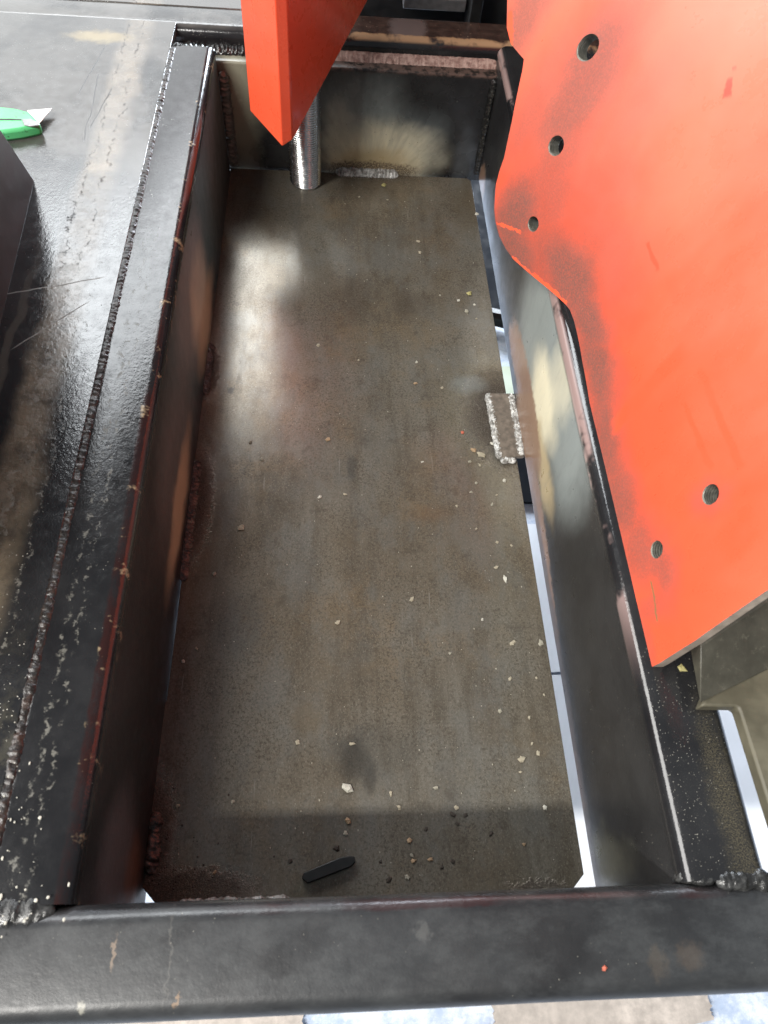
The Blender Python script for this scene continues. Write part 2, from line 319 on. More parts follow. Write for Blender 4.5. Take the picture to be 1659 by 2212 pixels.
# --- front rail
k = Mat('front_rail_paint'); col, rough, nrm = paint_base(k, .10, .35)
wn = k.noise(9, 5, .65); col = k.mix(k.mul(k.rng(wn, .35, .65), .7), col, (.034, .036, .038))
col = k.mix(k.mul(k.rng(k.noise(55, 5, .7, stretch=(.5, 1, 1)), .42, .66), .40), col, (.062, .065, .066))
col = k.mix(k.mul(k.rng(k.noise(240, 4, .75), .45, .68), .25), col, (.018, .018, .019))
nrm = k.bump(k.noise(150, 4, .7), .18, .0010, nrm)
wp = k.warp(180, .012, 4)
for px, py, rx, ry, a, cc in ((247, 2060, .0016, .010, .7, (.20, .15, .11)), (365, 2065, .0010, .03, .18, (.20, .19, .17)), (1420, 2080, .007, .012, .30, (.10, .08, .06)), (1490, 2065, .010, .010, .30, (.10, .075, .055)), (385, 2160, .0014, .004, .7, (.22, .14, .08)), (175, 2172, .003, .004, .8, (.28, .27, .23)), (912, 2015, .006, .006, .35, (.12, .12, .115)), (600, 2080, .01, .01, .5, (.008, .008, .009))):
    c = at(px, py, 'Z', 0); col = k.mix(k.mul(k.blob((c.x, c.y, 0), (rx, ry, .05), wp, .4), a), col, cc)
yy = k.axis(1); zz = k.axis(2)
prim = k.mul(k.box(1, -.002, .0035, .001, k.math('ADD', yy, k.mul(k.math('SUBTRACT', k.noise(120, 3), .5), .003))), k.rng(k.noise(8, 3), .48, .6)); col = k.mix(k.mul(prim, .5), col, (.035, .010, .010))
ru = k.math('ADD', k.rng(k.noise(40, 4, .6), .3, .7, .36, .46), k.mul(k.rng(yy, -.006, -.001), -.16))
M_front = k.out(col, ru, 0.0, nrm, spec=.5)
# --- welds
def weld_mat(name, dark, light, lo, hi, rough, metal):
    k = Mat(name); n = k.noise(150, 4, .7); n2 = k.noise(500, 3, .7)
    c = k.mix(k.rng(n, lo, hi), dark, light); c = k.mix(k.mul(k.rng(n2, .58, .7), .5), c, tuple(x * .3 for x in dark))
    return k.out(c, k.rng(n2, .3, .7, rough * .7, rough * 1.3), metal, k.bump(n2, .5, .0008))
M_weld_dark = weld_mat('dark_weld', (.012, .009, .008), (.045, .026, .019), .45, .70, .32, .0)
M_weld_gloss = weld_mat('glossy_black_weld', (.010, .010, .010), (.05, .05, .05), .5, .75, .16, .0)
M_weld_satin = weld_mat('satin_black_weld', (.020, .020, .020), (.075, .075, .073), .45, .7, .24, .1)
M_weld_grey = weld_mat('grey_tinted_weld', (.05, .048, .04), (.11, .10, .08), .4, .65, .36, .35)
M_weld_white = weld_mat('bright_weld', (.20, .19, .175), (.55, .55, .53), .38, .62, .45, .2)
M_weld_rust = weld_mat('burnt_weld', (.030, .020, .017), (.095, .066, .055), .42, .66, .30, .2)
M_weld_pink = weld_mat('primed_weld', (.19, .105, .085), (.38, .255, .215), .36, .62, .5, .05)
M_spatter = simple('white_spatter', (.50, .48, .41), .6, 0, .2)
# --- red paint
def red_mat(name, dusty):
    k = Mat(name); n = k.noise(7, 4, .6); col = k.mix(k.rng(n, .3, .7), (.80, .084, .034), (.85, .106, .045))
    rough = k.rng(k.noise(50, 4, .6), .3, .7, .24, .36)
    if dusty:
        wp = k.warp(30, .03, 4); d = None
        for px, py, ry, rz, a in ((1110, 470, .030, .045, 1), (1110, 545, .05, .03, 1), (1170, 430, .045, .05, .7), (1230, 600, .06, .03, 1), (1190, 560, .05, .04, .8), (1245, 215, .034, .06, .85), (1280, 125, .026, .04, .85), (1205, 335, .032, .045, .7), (1150, 250, .022, .06, .6), (1340, 250, .03, .05, .4), (1270, 690, .05, .022, 1), (1290, 800, .06, .022, 1), (1310, 940, .06, .020, .95), (1340, 1080, .05, .020, .9), (1385, 1180, .03, .022, .8), (1420, 1215, .03, .016, .8), (1270, 430, .05, .05, .55), (1300, 560, .06, .04, .6), (1130, 40, .02, .05, .8), (1180, 180, .02, .05, .5), (1410, 1310, .010, .020, .6), (1530, 1075, .012, .012, .6), (1400, 1400, .03, .006, .5)):
            h = hit(px, py); b = k.mul(k.blob((h.x, h.y, h.z), (.3, ry * 1.3, rz * 1.35), wp, .20, 1.35), a); d = b if d is None else k.mx(d, b)
        painted_sheen = k.mul(k.rng(k.noise(7, 4, .6, stretch=(1, 1, .5)), .25, .60), .40, k.rng(k.axis(2), .02, .17)); col = k.mix(painted_sheen, col, (.78, .23, .155))  # pale pink sheen painted into the colour, stronger higher up the plate
        g = k.rng(k.noise(620, 5, .8), .30, .62, .66, 1.0)
        col = k.mix(k.mul(d, g, .90), col, (.085, .062, .050)); rough = k.math('ADD', rough, k.mul(d, .3), True)
        for px, py, qx, qy, w, a, cc in ((1475, 760, 1330, 920, .010, .75, (.84, .085, .034)), (1480, 870, 1535, 1010, .0028, .8, (.84, .085, .034)), (1515, 800, 1600, 1010, .0035, .7, (.84, .085, .034)), (1403, 525, 1420, 585, .0022, .8, (.72, .07, .03)), (1452, 600, 1462, 650, .006, .5, (.78, .09, .04)), (1578, 172, 1570, 208, .0028, .85, (.42, .05, .03)), (1590, 148, 1588, 152, .002, .6, (.42, .05, .03)), (1640, 720, 1600, 780, .006, .5, (.82, .09, .036)), (1355, 880, 1335, 930, .006, .85, (.86, .08, .03)), (1408, 1255, 1420, 1340, .0012, .9, (.20, .12, .05)), (1625, 1130, 1560, 1190, .016, .5, (.86, .08, .03))):
            A = hit(px, py); B = hit(qx, qy); A = Vector((0, A.y, A.z)); B = Vector((0, B.y, B.z)); dv = B - A; L = dv.length; dv.normalize(); nn = Vector((0, -dv.z, dv.y))
            q = k.vm('SUBTRACT', k.warp(45, .010, 4), tuple(A)); al = k.vm('DOT_PRODUCT', q, tuple(dv)); ac = k.math('ABSOLUTE', k.vm('DOT_PRODUCT', q, tuple(nn)))
            s_ = k.mul(k.rng(ac, w, w * .45), k.rng(al, -w, w * .5), k.rng(al, L + w, L - w * .5), a); col = k.mix(s_, col, cc)
        sr = k.mul(k.rng(k.noise(240, 3, .6, stretch=(1, 1, .035)), .685, .715), k.rng(k.noise(12, 3), .48, .6), .55); col = k.mix(sr, col, (.50, .12, .08))
        spk = k.mul(k.rng(k.vor(170), .08, .04), k.rng(k.noise(20, 3), .42, .6)); col = k.mix(k.mul(spk, .7), col, (.12, .05, .035))
        # fresh orange along the lower cut, rubbed strokes
        for px, py, qx, qy, w in ((1072, 482, 1128, 502, .0016), (1104, 556, 1160, 606, .0030), (1150, 596, 1225, 664, .0046), (1103, 20, 1103, 110, .0035)):
            a = hit(px, py); b = hit(qx, qy); a = Vector((0, a.y, a.z)); b = Vector((0, b.y, b.z)); dv = b - a; L = dv.length; dv.normalize(); nn = Vector((0, -dv.z, dv.y))
            q = k.vm('SUBTRACT', k.warp(220, .008, 4), tuple(a)); al = k.vm('DOT_PRODUCT', q, tuple(dv)); ac = k.math('ABSOLUTE', k.vm('DOT_PRODUCT', q, tuple(nn)))
            s_ = k.mul(k.rng(ac, w, w * .7), k.rng(al, 0, .003), k.rng(al, L, L - .003)); col = k.mix(s_, col, (.88, .095, .035))
    else:
        sc = k.mul(k.rng(k.noise(60, 4, .6, stretch=(1, 1, .22)), .67, .71), .85); col = k.mix(sc, col, (.03, .02, .018))
    return k.out(col, rough, 0.0, k.bump(k.noise(300, 3, .6), .05, .0006), coat=.4 if dusty else .3, spec=.5, coat_rough=.38 if dusty else .12)
M_red = red_mat('red_paint', False)
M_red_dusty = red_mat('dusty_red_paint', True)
M_cut = simple('cut_edge_steel', (.50, .42, .35), .55, .2, .3, 120)
M_hole = simple('hole_steel', (.16, .155, .13), .5, .4, .4, 200)
k = Mat('bright_steel'); M_rod = k.out(k.mix(k.rng(k.noise(120, 4), .35, .65), (.62, .62, .61), (.74, .74, .73)), k.rng(k.noise(200, 3), .3, .7, .18, .28), 1.0)
M_gusset = simple('brown_black_plate', (.026, .020, .018), .42, 0, .35, 18, .08)
M_olive = simple('olive_primer', (.115, .104, .070), .6, 0, .35, 45, .2)
k = Mat('grey_green_primer'); n = k.noise(30, 6, .7)
col = k.mix(k.rng(n, .3, .7), (.048, .045, .034), (.085, .080, .062))
col = k.mix(k.mul(k.rng(k.noise(160, 5, .75), .56, .68), .5), col, (.16, .15, .115))
for px, py, qx, qy, w, a_ in ((1495, 1425, 1545, 1400, .0035, .8), (1500, 1440, 1659, 1345, .0030, .85), (1632, 1430, 1636, 1455, .0022, .7)):
    A = at(px, py, 'Z', .03); B = at(qx, qy, 'Z', .05); dv = B - A; L = dv.length; dv.normalize()
    q = k.vm('SUBTRACT', k.warp(140, .006, 4), tuple(A)); al = k.vm('DOT_PRODUCT', q, tuple(dv)); pr = k.vm('LENGTH', k.vm('CROSS_PRODUCT', q, tuple(dv)))
    col = k.mix(k.mul(k.rng(pr, w, w * .4), k.rng(al, -.002, .004), k.rng(al, L + .002, L - .004), a_), col, (.014, .014, .013))
M_greyg = k.out(col, .5, 0.0, k.bump(n, .15, .0008))
M_rubber = simple('black_rubber', (.008, .008, .008), .5, 0, .3, 60)
M_blackplastic = simple('black_plastic', (.007, .008, .008), .42, 0, .2, 80, .06)
k = Mat('green_plastic'); n = k.noise(160, 4, .7); col = k.mix(k.rng(k.noise(40, 3), .3, .7), (.06, .40, .13), (.10, .50, .20))
M_green = k.out(k.mix(k.mul(k.rng(n, .60, .68), .8), col, (.03, .07, .03)), .35, 0.0, k.bump(n, .1, .0005))
M_green2 = k.m
M_steelgrey = simple('dull_steel', (.22, .22, .22), .35, .6, .2, 150, .05)
M_blade = simple('blade_steel', (.72, .70, .65), .35, .25, .08, 90, .02)
# --- floor under the frame
k = Mat('pale_floor'); n = k.noise(24, 7, .75); n2 = k.noise(110, 5, .75)
col = k.mix(k.rng(n, .40, .60), (.42, .50, .64), (.68, .72, .80)); col = k.mix(k.mul(k.rng(n2, .5, .68), .4), col, (.30, .40, .60))
M_floor = k.out(col, .5, 0.0, k.bump(n2, .3, .003))
M_card = simple('tan_cardboard', (.52, .46, .41), .8, 0, .30, 60, .5)
M_paper = simple('white_sheet', (.80, .82, .86), .6, 0, .06, 12, .1)
M_slate = simple('slate_mat', (.010, .0115, .015), .9, 0, .2, 30); M_slate.node_tree.nodes['Principled BSDF'].inputs['Specular IOR Level'].default_value = .05
M_palegreen = simple('pale_green_board', (.42, .47, .33), .6, 0, .1, 30)
M_bluewhite = simple('pale_blue_plastic', (.78, .84, .92), .35, 0, .06, 10, .02)
# ------------------------------------------------------------------ setting
FZ = -.60
prismv = lambda x0, x1, y0, y1: [(x0, y0), (x1, y0), (x1, y1), (x0, y1)]
v = []; f = []; n = 60
for i in range(n + 1):
    for j in range(n + 1):
        x = -4 + 8 * i / n; y = -4 + 8 * j / n; v.append((x, y, FZ + .002 * mnoise.noise(Vector((x * 3, y * 3, 0)))))
for i in range(n):
    for j in range(n): a = i * (n + 1) + j; f.append((a, a + 1, a + n + 2, a + n + 1))
tag(link('workshop_floor', mesh('workshop_floor', v, f), M_floor), 'pale blue-white workshop floor under the steel frame', 'floor', kind='structure')
def torn(x0, x1, y0, y1, amp, seed):
    r = random.Random(seed); out = []
    for (ax, ay), (bx, by) in (((x0, y0), (x1, y0)), ((x1, y0), (x1, y1)), ((x1, y1), (x0, y1)), ((x0, y1), (x0, y0))):
        for i in range(14): t = i / 14; out.append((ax + (bx - ax) * t + r.uniform(-amp, amp), ay + (by - ay) * t + r.uniform(-amp, amp)))
    return out
def sheet(name, x0, x1, y0, y1, th, m, label, cat, amp=.002, seed=1, lift=.004, group=None):
    return tag(prism(name, torn(x0, x1, y0, y1, amp, seed), FZ + lift, FZ + lift + th, m, None, 0), label, cat, group)
sheet('cardboard_piece', .345, .62, -.125, -.086, .004, M_card, 'tan torn cardboard strip on the floor below the front rail, right of centre', 'cardboard', .003, 3)
sheet('cardboard_piece', -.20, .115, -.145, -.088, .004, M_card, 'tan torn cardboard strip on the floor below the front rail, left side', 'cardboard', .003, 4)
sheet('paper_sheet', .40, .95, .322, .585, .003, M_paper, 'white sheet on the floor seen through the middle of the right gap', 'sheet', .0015, 15)
sheet('paper_sheet', .44, .95, -.05, .315, .003, M_paper, 'large white sheet on the floor below the near end of the right gap', 'sheet', .0015, 5)
sheet('slate_mat', .40, .64, 1.09, 1.75, .006, M_slate, 'dark slate mat on the floor seen through the far end of the right gap', 'mat', .002, 7)
sheet('slate_mat', .47, .62, .63, .82, .006, M_slate, 'dark slate mat on the floor beside the welded tab gap', 'mat', .006, 8)
sheet('green_board', .42, .58, .83, .93, .02, M_palegreen, 'pale green board on the floor seen through the gap behind the tab', 'board', .001, 9)
bar = link('rubber_hose', mesh('rubber_hose', *(lambda V, F: (V, F))(*(lambda: (
    [(.40 + .24 * i / 24, 1.055 + .012 * math.sin(i * .3) + .018 * math.cos(a * math.pi / 5), FZ + .024 + .018 * math.sin(a * math.pi / 5)) for i in range(25) for a in range(10)],
    [(i * 10 + a, i * 10 + (a + 1) % 10, (i + 1) * 10 + (a + 1) % 10, (i + 1) * 10 + a) for i in range(24) for a in range(10)]))())), M_rubber)
tag(bar, 'black rubber hose crossing the floor below the far right gap', 'hose')
# ------------------------------------------------------------------ the welded frame
D = .1624
F = empty('welded_frame', (.15, .45, -D - .01), 'black painted welded steel frame with a sunken bare plate pit between its rails', 'steel frame')
tag(rail('rail', 'X', rrect(-.049, .006, -D - .006, 0, .0105), -.55, .75, M_front, F, 60), 'matt black front rail nearest the viewer')
tag(rail('rail', 'Y', rrect(-.0492, .003, -D - .022, 0, .0090), .0065, .893, M_left, F, 50), 'left rail with worn red corner and heat tinted pit side')
tag(rail('rail', 'Y', rrect(.350, .403, -D - .004, 0, .0105), .0065, .934, M_right, F, 50), 'right rail with cream and blue heat tint')
tag(rail('rail', 'X', rrect(.908, .9345, -D - .006, -.0234, .0028, 3), -.20, .60, M_rear, F, 40, .0002), 'rear pit wall with tan heat mark')
tag(rail('rail', 'X', rrect(.9352, .998, -D - .006, 0, .0130), -.75, .90, M_beam, F, 50), 'back beam, brown primer showing on its right half')
# deck left of the pit
dp = [(-.75, .0066), (-.0468, .0066), (-.0468, .9440), (-.75, .9440)]
tag(prism('deck_plate', dp, -.010, .0009, M_deck, F, .0008), 'glossy black deck plate with scratches and tan heat streaks')
tag(prism('deck_plate', [(-.75, .9840), (.115, .9840), (.115, 1.45), (-.75, 1.45)], -.012, .0010, M_deck, F, .0010), 'rear deck plate beyond the back beam')
# pit plate with clipped corners and a clearance along the right rail
pp = [(.0175, .0072), (.330, .0072), (.3440, .0205), (.3425, .500), (.3400, .900), (.334, .9055), (.0022, .9055), (.0022, .310), (.0038, .300), (.0041, .23), (.0038, .165), (.0022, .155), (.0022, .05), (.0022, .0225)]
NX, NY = 26, 70
bm = bmesh.new(); vs = [bm.verts.new((x, y, -D)) for x, y in pp]; face = bm.faces.new(vs)
r_ = bmesh.ops.extrude_face_region(bm, geom=[face]); bmesh.ops.translate(bm, verts=[e for e in r_['geom'] if isinstance(e, bmesh.types.BMVert)], vec=(0, 0, -.008))
bmesh.ops.recalc_face_normals(bm, faces=bm.faces); me = bpy.data.meshes.new('pit_plate'); bm.to_mesh(me); bm.free()
bevel(tag(link('pit_plate', me, M_plate, F), 'bare brown-grey mill scale plate forming the pit bottom'), .0006)
# tab bridging plate and right rail
tb = [(.3245, .4170), (.3575, .4195), (.3575, .5060), (.3215, .5060)]
prism('tab', [(min(x, .3502), y) for x, y in tb], -D + .0006, -D + .0050, M_tab, F, .0008)
# welds
zt = 0.0005
weld('weld_bead', [(-.0452, .010, -.0012), (-.0450, .45, -.0012), (-.0450, .890, -.0014)], (0, 0, 1), .0086, .0022, M_weld_dark, F, .0062, .34, .0010, 1)
weld('weld_bead', [(.0075, .9035, -.032), (.0075, .9035, -D + .004)], (.6, -.8, 0), .0150, .0048, M_weld_grey, F, .0062, .75, .0006, 2)
weld('weld_bead', [(-.046, .9300, -.0225), (.105, .9295, -.0225)], (0, -.5, .85), .0150, .0060, M_weld_gloss, F, .0055, .6, .0022, 3)
weld('weld_bead', [(.100, .9290, -.0215), (.352, .9290, -.0215)], (0, -.55, .83), .0230, .0014, M_weld_pink, F, .030, .02, .0007, 4)
weld('weld_bead', [(-.047, .8955, -.004), (.004, .8985, -.010)], (0, .75, .65), .014, .005, M_weld_gloss, F, .006, .5, .0022, 5)
weld('weld_bead', [(-.42, .0010, -.0035), (-.085, .0018, -.0030), (-.006, .0040, -.0035)], (0, 0, 1), .0175, .0046, M_weld_satin, F, .0110, .35, .0010, 6)
weld('weld_bead', [(.3515, .0105, -.018), (.3525, .0105, -.009), (.3600, .0085, -.0035), (.3690, .0080, -.0018)], (-.45, .35, .8), .0090, .0032, M_weld_satin, F, .0050, .4, .0008, 7)
weld('weld_bead', [(.3690, .0062, -.0022), (.4050, .0058, -.0022)], (0, 0, 1), .0115, .0038, M_weld_satin, F, .0085, .4, .0008, 8)
weld('weld_bead', [(.346, .905, -.026), (.346, .905, -.075), (.347, .906, -D + .004)], (-.7, -.7, 0), .010, .003, M_weld_gloss, F, .007, .4, .0012, 9)
# stitch welds at the pit bottom
def floor_pts(*p): return [tuple(at(a, b, 'Z', -D)) for a, b in p]
weld('weld_bead', [(.148, .9045, -D + .001), (.236, .9045, -D + .001)], (0, -.6, .8), .0150, .0050, M_weld_white, F, .0045, .25, .0048, 11)
weld('weld_bead', [(.0055, .575, -D), (.0055, .500, -D), ], (.5, 0, .85), .0120, .0032, M_weld_rust, F, .008, .30, .0020, 12)
weld('weld_bead', [(.0055, .412, -D), (.0055, .275, -D)], (.5, 0, .85), .0130, .0034, M_weld_rust, F, .008, .30, .0022, 13)
weld('weld_bead', [(.0070, .075, -D), (.0085, .030, -D)], (.5, 0, .85), .0130, .0034, M_weld_rust, F, .008, .30, .0024, 14)
weld('weld_bead', [(.030, .0085, -D), (.115, .0085, -D)], (0, .5, .85), .0090, .0050, M_weld_white, F, .005, .3, .0030, 15)
weld('weld_bead', [(.275, .0080, -D), (.330, .0080, -D)], (0, .5, .85), .0060, .0030, M_weld_grey, F, .005, .3, .0030, 16)
zt = -D + .0022
weld('weld_bead', [(.3205, .5075, zt), (.3237, .4165, zt)], (0, 0, 1), .0085, .0026, M_weld_white, F, .0045, .25, .0046, 17)
weld('weld_bead', [(.3235, .4150, zt), (.3405, .4150, zt)], (0, 0, 1), .0085, .0034, M_weld_white, F, .0045, .25, .0046, 18)
weld('weld_bead', [(.3465, .5050, zt + .0015), (.3472, .4200, zt + .0015)], (-.35, 0, .9), .0085, .0036, M_weld_white, F, .0045, .25, .0046, 19)
# white spatter beads dried on the deck corner: too many and small to count
v, f = [], []
def drop(v, f, c, r, sx=1, sy=1, h=.5):
    b = len(v); n = 8; v.append((c[0], c[1], c[2] + r * h))
    for rr, zz in ((.62, .8), (1, .1)):
        for i in range(n):
            a = 2 * math.pi * i / n; q = r * rr * (1 + random.uniform(-.15, .15)); v.append((c[0] + q * sx * math.cos(a), c[1] + q * sy * math.sin(a), c[2] + r * h * zz * .8))
    for i in range(n):
        f.append((b, b + 1 + i, b + 1 + (i + 1) % n)); f.append((b + 1 + i, b + 1 + n + i, b + 1 + n + (i + 1) % n, b + 1 + (i + 1) % n))
rr = random.Random(11)
for i in range(38):
    px = rr.uniform(-5, 150) ** 1.0; py = rr.gauss(1850, 95)
    if py > 1995 or rr.random() < px / 210: continue
    c = at(px, py, 'Z', 0); drop(v, f, (c.x, c.y, .0008), rr.choice((.0003, .0003, .0004, .0005, .0006, .0010)), 1, rr.choice((1, 1, 1.8)))
for i in range(9):
    px = rr.uniform(0, 140); c = at(px, 1985 - px * .03 + rr.gauss(0, 18), 'Z', .003); drop(v, f, (c.x, c.y, .0022), rr.choice((.0004, .0006, .0009)))
for i in range(60):
    c = at(rr.uniform(0, 60), rr.uniform(1150, 1780), 'Z', 0); drop(v, f, (c.x, c.y, .0008), rr.choice((.0003, .0004, .0005)))
tag(link('spatter', mesh('spatter', v, f, 60), M_spatter, F), 'white dried spatter drops on the deck corner', kind='stuff')
v, f = [], []
for (px, py, sp, nn) in ((330, 1850, 30, 70), (440, 1905, 60, 40), (445, 780, 14, 30), (425, 1080, 16, 40), (1060, 950, 26, 40), (790, 385, 60, 30)):
    for i in range(nn):
        c = at(px + rr.gauss(0, sp), py + rr.gauss(0, sp * 1.2), 'Z', -D)
        if .006 < c.x < .335 and .012 < c.y < .90: drop(v, f, (c.x, c.y, -D - .0001), rr.choice((.0004, .0006, .0009)), 1, 1, .8)
tag(link('weld_spatter', mesh('weld_spatter', v, f, 60), M_weld_rust, F), kind='stuff')
# ------------------------------------------------------------------ threaded rod
v, f = [], []; R0, R1, pit, seg = .0200, .0212, .0030, 56; zb, ztop = -D + .0004, .03
steps = int((ztop - zb) / pit * 4)
for j in range(steps + 1):
    for i in range(seg):
        a = 2 * math.pi * i / seg; ph = (j / 4 + i / seg) % 1.0
        t = abs(ph * 2 - 1); r = R0 + (R1 - R0) * min(1, max(0, (t - .1) * 1.25))
        z = zb + (ztop - zb) * j / steps
        if j < 3: r = R0 - .0006
        v.append((r * math.cos(a), r * math.sin(a), z + D))
for j in range(steps):
    for i in range(seg): a = j * seg + i; b = j * seg + (i + 1) % seg; f.append((a, b, b + seg, a + seg))
f.append(tuple(range(seg))); f.append(tuple(range(steps * seg, steps * seg + seg)))
rod = link('threaded_rod', mesh('threaded_rod', v, f, 30), M_rod, None, (.1068, .8805, -D))
tag(rod, 'thick bright steel threaded rod standing on the pit plate under the red pointed bracket', 'threaded rod')
# ------------------------------------------------------------------ red bracket over the rod
BR = empty('pointed_bracket', (.09, .80, 0), 'orange-red pointed steel bracket hanging above the threaded rod', 'bracket')
A0 = (.0478, .8065, -.0240); A1 = (.0535, .7975, -.0240); B0 = (.0873, .7415, -.0245); C0 = (.0990, .7470, -.0195); D0 = (.1824, .9000, .0562); E0 = (.1550, .9280, .060); G0 = (.072, .8950, .03)
bot = [A0, B0, C0, D0, E0, G0]; H = .32
# top corners follow the lean seen in the photograph (vertical within a degree)
v = [Vector(p) for p in bot] + [Vector((p[0] + .002, p[1], H)) for p in bot]; n = len(bot)
f = [(i, (i + 1) % n, n + (i + 1) % n, n + i) for i in range(n)] + [(0, 1, 2), (0, 2, 5), (2, 3, 4), (2, 4, 5), tuple(range(n, 2 * n))]
bevel(link('body', mesh('body', v, f, 20), M_red, BR), .0016, 3, 15)
# ------------------------------------------------------------------ large red plate on the right rail
outl = [(1097, -60), (1097, 0), (1095, 60), (1105, 95), (1120, 114), (1133, 128), (1131, 150), (1120, 200), (1106, 265), (1090, 340), (1079, 370), (1072, 400), (1068, 450), (1071, 480), (1080, 510), (1094, 538), (1110, 560), (1135, 582), (1160, 603), (1195, 633), (1220, 655), (1232, 670), (1240, 692), (1258, 780), (1275, 870), (1310, 1030), (1350, 1190), (1375, 1310), (1396, 1410), (1402, 1432), (1410, 1440), (1424, 1433), (1500, 1385), (1580, 1329), (1659, 1275)]
ring = [(p.y, p.z) for p in (hit(*q) for q in outl)]
ring += [(.150, .20), (.155, .30), (.16, .37), (.72, .37), (.715, .26)]
ring = [Vector(p) for p in ring]
def inside(p, poly):
    c = False; j = len(poly) - 1
    for i in range(len(poly)):
        if (poly[i][1] > p[1]) != (poly[j][1] > p[1]) and p[0] < (poly[j][0] - poly[i][0]) * (p[1] - poly[i][1]) / (poly[j][1] - poly[i][1]) + poly[i][0]: c = not c
        j = i
    return c
dense = []
for i in range(len(ring)):
    a, b = ring[i], ring[(i + 1) % len(ring)]; n = max(1, int((b - a).length / .008))
    dense += [a.lerp(b, q / n) for q in range(n)]
holes = []
for px, py, r in ((1270, 103, .0098), (1203, 315, .0082), (1152, 484, .0068), (1420, 1187, .0063), (1537, 1068, .0068)):
    p = hit(px, py); holes.append((Vector((p.y, p.z)), r))
pts = list(dense); edges = [(i, (i + 1) % len(dense)) for i in range(len(dense))]
for c, r in holes:
    b = len(pts); n = 24; pts += [c + Vector((r * math.cos(2 * math.pi * i / n), r * math.sin(2 * math.pi * i / n) / 1.04)) for i in range(n)]; edges += [(b + i, b + (i + 1) % n) for i in range(n)]
g = .012
for i in range(60):
    for j in range(36):
        p = Vector((.11 + i * g + (.5 * g if j % 2 else 0), -.01 + j * g))
        if inside(p, ring) and min((p - q).length for q in dense) > .005 and all((p - c).length > r + .004 for c, r in holes): pts.append(p)
V2, E2, F2, *_ = geometry.delaunay_2d_cdt(pts, edges, [], 0, 1e-6)
T = .0075
def p3(p, off):
    y, z = p; e = 1e-3; n = Vector((-1, (sx(y + e, z) - sx(y - e, z)) / (2 * e), (sx(y, z + e) - sx(y, z - e)) / (2 * e))).normalized()
    return Vector((sx(y, z), y, z)) - n * off
keep = [q for q in F2 if inside(sum((V2[i] for i in q), Vector((0, 0))) / 3, ring) and all((sum((V2[i] for i in q), Vector((0, 0))) / 3 - c).length > r * .97 for c, r in holes)]
PL = empty('curved_plate', (.36, .14, 0), 'large curved orange-red steel plate with five threaded holes standing on the right rail', 'plate')
n = len(V2); v = [p3(p, 0) for p in V2] + [p3(p, T) for p in V2]
f = [tuple(q) for q in keep] + [tuple(n + i for i in reversed(q)) for q in keep]
cnt = {}
for q in keep:
    for a, b in zip(q, q[1:] + q[:1]): cnt[(min(a, b), max(a, b))] = cnt.get((min(a, b), max(a, b)), 0) + 1
side = [e for e, c in cnt.items() if c == 1]; nf = len(f)
f += [(a, b, n + b, n + a) for a, b in side]
me = mesh('plate_body', v, f, 40)
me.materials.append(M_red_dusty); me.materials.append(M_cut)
hs_ = lambda m: any((Vector((m.y, m.z)) - c).length < r + .006 for c, r in holes)
for p in me.polygons:
    if len(p.vertices) == 4: p.material_index = 1
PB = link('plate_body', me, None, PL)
for c, r in holes:                                                   # threaded liner of each hole
    v, f = [], []; seg = 24; J = 22
    for j in range(J + 1):
        for i in range(seg):
            a = 2 * math.pi * i / seg; t = abs(((j / 4 + i / seg) % 1) * 2 - 1); rr_ = r * (.995 - .10 * t if j else .999)
            v.append(p3(c + Vector((rr_ * math.cos(a), rr_ * math.sin(a) / 1.04)), T * 1.6 * j / J + .0004))
    for j in range(J):
        for i in range(seg): a = j * seg + i; b = j * seg + (i + 1) % seg; f.append((a, b, b + seg, a + seg))
    link('threaded_hole', mesh('threaded_hole', v, f, 60), M_hole, PB)
# ------------------------------------------------------------------ olive bracket behind the red plate
OB = empty('olive_bracket', (.42, .10, 0), 'olive and grey primed bracket wedged behind the red plate at the right edge', 'bracket')
z1 = .012
op = [at(*q, 'Z', z1) for q in ((1515, 1525), (1588, 1526), (1596, 1530), (1600, 1540), (1659, 1728))]
op = [(p.x, p.y) for p in op] + [(.409, -.02), (.62, -.02), (.62, .30), (.43, .30), (.402, .135)]
prism('base_plate', op, .0012, z1, M_olive, OB, .0016)
lo = [at(1511, 1520, 'Z', z1), at(1659, 1447, 'Z', z1)]; lo.append(lo[1] + (lo[1] - lo[0]) * 1.6)
hi = [Vector((.3795, .1395, .035)), None, None]
d_ = (lo[1] - lo[0]); hi = [Vector((lo[0].x - .001, lo[0].y + .030, .019)) , Vector((lo[1].x + .004, lo[1].y + .040, .055)), Vector((lo[2].x + .006, lo[2].y + .042, .095))]
hi[0] = at(1480, 1398, 'Y', .1370); hi[0].x = max(hi[0].x, .379)
hi[1] = at(1659, 1300, 'Y', .168); hi[2] = hi[1] + (hi[1] - hi[0]) * 1.4
bk = [Vector((p.x + .012, p.y + .10, p.z)) for p in hi]; bl = [Vector((p.x + .012, p.y + .10, z1)) for p in hi]
v = lo + hi + bk + bl
f = [(0, 1, 4, 3), (1, 2, 5, 4), (3, 4, 7, 6), (4, 5, 8, 7), (6, 7, 10, 9), (7, 8, 11, 10), (0, 3, 6, 9), (2, 5, 8, 11), (0, 1, 10, 9), (1, 2, 11, 10)]
for p in lo + bl: p.z += .0008
BLK_ = bevel(link('block', mesh('block', v, f, 25), M_greyg, OB), .0007)
